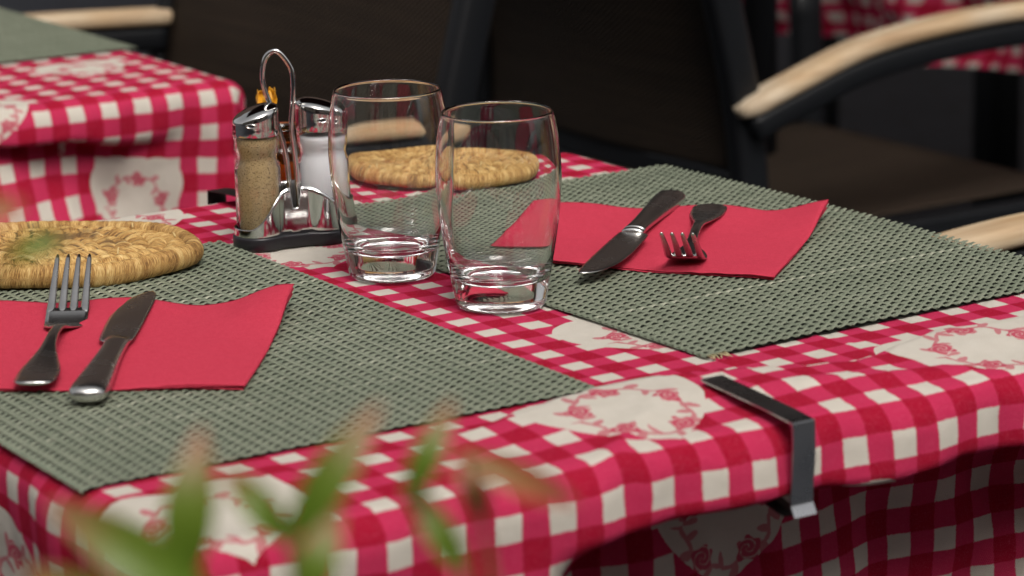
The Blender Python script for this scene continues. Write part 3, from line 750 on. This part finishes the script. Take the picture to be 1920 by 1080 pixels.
# ------------------------------------------------------------------ armchairs (local: seat faces +x, width along y)
def armchair(label, xy, rz, w=.54, seatz=.47, arm0=.645, arm1=.70, da=0.0, off=.016):
    r = thing('armchair', label, 'chair', (*xy, 0), rz, 'dark woven armchairs with teak arms')
    h = w/2; hw = h-.02; fr = M['frame']; sq = rrect(.036, .026, .006, 2)
    for s in (-1, 1):
        y = s*hw
        post = [(-.10, y, 0), (-.045, y, .25), (-.005, y, seatz-.02), (-.012, y, .62), (-.055, y, .80), (-.115, y, 1.0)]
        mobj('rear_leg', *sweep(spline(post, 30), rrect(.028, .038, .008, 2), up=(1, 0, 0)), fr, r)
        mobj('front_leg', *sweep(spline([(.50, y, 0), (.485, y, .3), (.47, y, arm1-.035+da*s)], 12), rrect(.026, .040, .008, 2), up=(1, 0, 0)), fr, r)
        q = da*s; arm = [(-.03, y, arm0+q), (.04, y, arm0+(arm1-arm0)*.36+q), (.14, y, arm0+(arm1-arm0)*.8+q), (.26, y, arm1+q), (.38, y, arm1+.003+q), (.50, y, arm1-.006+q), (.545, y, arm1-.018+q)]
        P = [p+Vector((0, s*off, 0)) for p in spline(arm, 40)]; sc = [(min(1, .55+i*.2), min(1, .6+i*.2)) if i < 3 else ((min(1, .55+(40-i)*.2), 1) if i > 37 else (1, 1)) for i in range(41)]
        ar = mobj('armrest', *sweep(P, rrect(.038, .018, .007, 3), scale=sc), M['wood'], r)
        mobj('support', *sweep([p-Vector((0, 0, .024)) for p in P[2:37]], rrect(.030, .026, .005, 2)), fr, ar)
    # seat frame, seat, backrest
    fb = [box((.235, s*(hw-.008), seatz-.02), (.46, .026, .036)) for s in (-1, 1)]+[box((.465, 0, seatz-.022), (.03, 2*hw-.04, .036)), box((.0, 0, seatz-.022), (.026, 2*hw-.04, .034))]
    o = mobj('seat_frame', *joinvf(fb), fr, r, False); bevel(o, .004)
    nu, nv = 24, 24; V, UV = [], []
    for i in range(nu):
        for j in range(nv):
            u, v = i/(nu-1), j/(nv-1); x = .012+.445*u; y = (v-.5)*(2*hw-.044)
            V.append((x, y, seatz+.003-.016*sin(pi*u)*sin(pi*v)+.004*u)); UV.append((x/.0095, y/.0065))
    o = mobj('seat', V, grid_faces(nu, nv), M['sling'], r, uv=UV); m = o.modifiers.new('t', 'SOLIDIFY'); m.thickness = .003
    V, UV = [], []
    prof = spline([(-.010, 0, .555), (-.014, 0, .66), (-.050, 0, .80), (-.108, 0, .99)], 24)
    for i, p in enumerate(prof):
        for j in range(nv):
            v = j/(nv-1); y = (v-.5)*(2*hw-.030); V.append((p.x-.018*sin(pi*v), y, p.z)); UV.append((y/.0095, i/24*.44/.0065))
    o = mobj('backrest', V, grid_faces(len(prof), nv), M['sling'], r, uv=UV); m = o.modifiers.new('t', 'SOLIDIFY'); m.thickness = .004
    for bx_ in (box((-.014, 0, .545), (.022, 2*hw-.02, .026)), box((-.112, 0, 1.0), (.024, 2*hw-.02, .028))): bevel(mobj('back_rail', *bx_, fr, r, False), .004)
    return r
armchair('woven armchair behind the shakers, facing the table behind, teak arms beside its back', W(.455, 1.366), TH+pi, .642, arm0=.684, arm1=.694, da=-.018, off=-.004)
armchair('woven armchair seen from behind, its curved teak arm sweeping up at the right', W(.893, 1.405), TH, .555, seatz=.478, arm0=.626, arm1=.692)
armchair('armchair close to the right edge, only its pale teak arm showing above the placemat', W(.93, .065), TH+pi+.0, .56, arm0=.650, arm1=.686)

# parasol pole between the chairs
pl = thing('parasol_pole', 'thick black pole standing left of the far red tablecloth', 'pole', (.305, 3.62, 0), 0)
mobj('shaft', *lathe([(0, 0), (.021, 0), (.021, 2.6), (0, 2.6)], 32), M['frame'], pl)
mobj('base_plate', *lathe([(0, .001), (.20, .001), (.20, .03), (.19, .04), (.03, .045), (0, .045)], 48), M['frame'], pl)

# ------------------------------------------------------------------ plant in front
plant = thing('potted_plant', 'out-of-focus leafy plant with green leaves and reddish tips in front of the table', 'plant', (-.075, .72, 0), 0)
def leafm(base, tip, w, mat, bend=.006, seed=0):
    B, T = Vector(base), Vector(tip); d = T-B; ln = d.length; side = d.cross(Vector((0, -1, .35))).normalized(); nrm = side.cross(d).normalized()
    V, al = [], []; n = 16
    for i in range(n+1):
        f = i/n; ww = w*(sin(pi*min(1, f**.85*.98+.015))**.8); c = B+d*f+nrm*bend*sin(pi*f)
        for j in (-1, -.5, 0, .5, 1): V.append(tuple(c+side*ww*j+nrm*(.25*ww*abs(j)))); al.append(f)
    F = grid_faces(n+1, 5)
    return V, F, al
def at(px, py, y):      # a point of the plant, worked out from its direction as seen from the camera
    f_, p_, r_ = 5681.4, .2405, .0203
    a = (px-960); b = -(py-540); a, b = a*cos(r_)+b*sin(r_), -a*sin(r_)+b*cos(r_)
    d = Vector((a/f_, cos(p_)+b/f_*sin(p_), -sin(p_)+b/f_*cos(p_))); return Vector((0, 0, ZT+.4492))+d*(y/d.y)
lf = [((345, 1090), (378, 800), 60, .72, 'leaf'), ((400, 1120), (90, 940), 64, .71, 'leaf'), ((545, 1015), (715, 755), 50, .71, 'leaf'), ((550, 1020), (425, 875), 40, .72, 'leaf'),
      ((762, 945), (850, 750), 36, .74, 'leaf'), ((875, 1080), (765, 900), 36, .74, 'leaf'), ((560, 1150), (640, 950), 46, .70, 'leaf'), ((870, 855), (1085, 945), 36, .73, 'redleaf'),
      ((905, 980), (868, 835), 34, .74, 'redleaf'), ((5, 488), (135, 448), 26, .74, 'leaf'), ((-80, 425), (50, 385), 34, .73, 'redleaf'), ((330, 1200), (40, 1060), 56, .71, 'leaf')]
org = Vector(plant.location)
for (bx, by), (tx, ty), w_, d_, mk in lf:
    B = at(bx, by, d_)-org; T = at(tx, ty, d_+.01)-org
    V, F, al = leafm(B, T, w_/5681*d_*.86, M[mk])
    mobj('leaf', V, F, M[mk], plant, attrs={'along': al})
def stemm(pts, r0=.0014):
    mobj('stem', *sweep(spline([at(x, y, d)-org if len(q) == 3 else q for q in pts for x, y, d in [q]], 20), circ(r0, 8)), M['stem'], plant)
stemm([(372, 1400, .71), (380, 1250, .715), (350, 1090, .72)]); stemm([(600, 1430, .71), (575, 1250, .71), (548, 1010, .71)])
stemm([(900, 1450, .74), (905, 1250, .74), (868, 1070, .74), (765, 940, .74)], .0009); stemm([(915, 1400, .74), (930, 1150, .74), (905, 975, .74), (870, 855, .73)], .0009)
stemm([(-60, 1400, .74), (-110, 900, .74), (-60, 600, .74), (5, 488, .74)], .0009)
o = mobj('planter', *joinvf([box((-.04, .01, .435), (.40, .16, .87))]), M['planter'], plant, False); bevel(o, .015)

# ------------------------------------------------------------------ street: dark cafe front beyond, pale houses on the camera's side
def facade(name, label, c, wdt, hgt, face, wallc, mats, wins, door=None, dep=.25):
    r = thing(name, label, 'building', (c[0], c[1], 0), face)
    # wall as strips around openings (local: x along, y depth 0..dep, front at y=0)
    xs = sorted({-wdt/2, wdt/2, *[w[0]-w[2]/2 for w in wins], *[w[0]+w[2]/2 for w in wins]}); zs = sorted({0, hgt, *[w[1] for w in wins], *[w[1]+w[3] for w in wins]})
    parts = []
    for a, b in zip(xs, xs[1:]):
        z0 = None
        for c0, c1_ in zip(zs, zs[1:]):
            mx, mz = (a+b)/2, (c0+c1_)/2
            if not any(abs(mx-w[0]) < w[2]/2 and w[1] < mz < w[1]+w[3] for w in wins): parts.append(box((mx, dep/2, mz), (b-a, dep, c1_-c0)))
    mobj('wall', *joinvf(parts), wallc, r, False)
    for x, z, w, h in wins:
        f = mobj('window', *joinvf([box((x-w/2+.03, dep*.5, z+h/2), (.06, .08, h)), box((x+w/2-.03, dep*.5, z+h/2), (.06, .08, h)), box((x, dep*.5, z+h-.03), (w-.12, .08, .06)), box((x, dep*.5, z+.03), (w-.12, .08, .06)), box((x, dep*.5, z+h/2), (.05, .07, h-.12))]), mats[0], r, False)
        mobj('pane', *box((x, dep*.62, z+h/2), (w-.1, .01, h-.1)), mats[1], f, False)
    return r
M['wallD'] = simple('dark_timber_front', (.055, .034, .027), .7, 0, .3, .35, 3)
M['wallP'] = simple('pale_render', (.34, .30, .25), .9, 0, .2, .08, 2)
M['pane'] = simple('dark_pane', (.012, .012, .014), .12)
M['wframe'] = simple('brown_window_frame', (.14, .07, .035), .6)
facade('cafe_building', 'dark timber cafe front far behind the chairs', (2.0, 11.0), 18, 7.0, radians(-6), M['wallD'], (M['wframe'], M['pane']), [(-4, .5, 1.6, 2.0), (-1.4, .5, 1.6, 2.0), (1.4, .1, 1.2, 2.4), (4, .5, 1.6, 2.0)])
facade('street_house', 'pale rendered house with brown windows on the opposite side of the street', (-.5, -6.5), 40, 8.0, pi, M['wallP'], (M['wframe'], M['pane']), [(x, z, 1.1, 1.7) for x in (-6, -3.5, 3.0, 5.6) for z in (.9, 4.2)]+[(-.2, .05, 1.7, 2.5), (-.3, 4.2, 1.1, 1.7)])
# unseen canopy added to shade the far half of the terrace
M['awn'] = simple('unseen_awning_cloth', (.045, .012, .012), .8, 0, .2, .1, 2)
aw = thing('unseen_awning', 'unseen dark fabric canopy added to shade the rear tables', 'unseen_awning', (0, 6.4, 0), 0)
V = []
for i in range(30):
    for j in range(12):
        x = -1.2+8*i/29; y = -3.7+4.7*j/11; V.append((x, y, 2.25+.65*j/11+.02*sin(i*1.7)))
o = mobj('canopy', V, grid_faces(30, 12), M['awn'], aw); m = o.modifiers.new('t', 'SOLIDIFY'); m.thickness = .01
mobj('front_bar', *sweep([(-1.2, -3.73, 2.23), (6.8, -3.73, 2.23)], rrect(.05, .05, .01, 2)), M['frame'], aw)

# ------------------------------------------------------------------ light
w = bpy.data.worlds.new('World'); scene.world = w; w.use_nodes = True; nt = w.node_tree; nt.nodes.clear()
sky = nt.nodes.new('ShaderNodeTexSky'); sky.sky_type = 'NISHITA'; sky.sun_disc = False
SE, SA = radians(50), radians(165)
sky.sun_elevation = SE; sky.sun_rotation = SA; sky.air_density = 1.0; sky.dust_density = 6.0; sky.ozone_density = 1.0
bg = nt.nodes.new('ShaderNodeBackground'); bg.inputs[1].default_value = .085; wo = nt.nodes.new('ShaderNodeOutputWorld')
hs = nt.nodes.new('ShaderNodeHueSaturation'); hs.inputs['Saturation'].default_value = .12; nt.links.new(sky.outputs[0], hs.inputs['Color']); nt.links.new(hs.outputs[0], bg.inputs[0]); nt.links.new(bg.outputs[0], wo.inputs[0])
sd = bpy.data.lights.new('sun', 'SUN'); sd.energy = 1.5; sd.angle = radians(30); sd.color = (1.0, .94, .86)
so = bpy.data.objects.new('sun', sd); link(so)
dirv = Vector((sin(SA)*cos(SE), cos(SA)*cos(SE), sin(SE)))
so.rotation_euler = dirv.to_track_quat('Z', 'Y').to_euler(); so.location = dirv*10

# ------------------------------------------------------------------ camera
f_, p_, r_ = 5681.4, .2405, .0203
R_ = Vector((1, 0, 0)); U_ = Vector((0, sin(p_), cos(p_))); Fw = Vector((0, cos(p_), -sin(p_)))
right = R_*cos(r_)-U_*sin(r_); up = R_*sin(r_)+U_*cos(r_)
cam = bpy.data.cameras.new('camera'); co = bpy.data.objects.new('camera', cam); link(co)
mtx = Matrix((right, up, -Fw)).transposed().to_4x4(); mtx.translation = (0, 0, ZT+.4492); co.matrix_world = mtx
cam.sensor_width = 36; cam.lens = 36*f_/1920; cam.clip_start = .05; cam.clip_end = 300
cam.dof.use_dof = True; cam.dof.focus_distance = 1.895; cam.dof.aperture_fstop = 8.5; cam.dof.aperture_blades = 9
scene.camera = co
scene.view_settings.view_transform = 'Standard'; scene.view_settings.look = 'None'; scene.view_settings.gamma = 1
scene.view_settings.exposure = 0.70
scene.cycles.use_denoising = True; scene.cycles.max_bounces = 14; scene.cycles.transmission_bounces = 14; scene.cycles.glossy_bounces = 8
scene.cycles.sample_clamp_indirect = 8
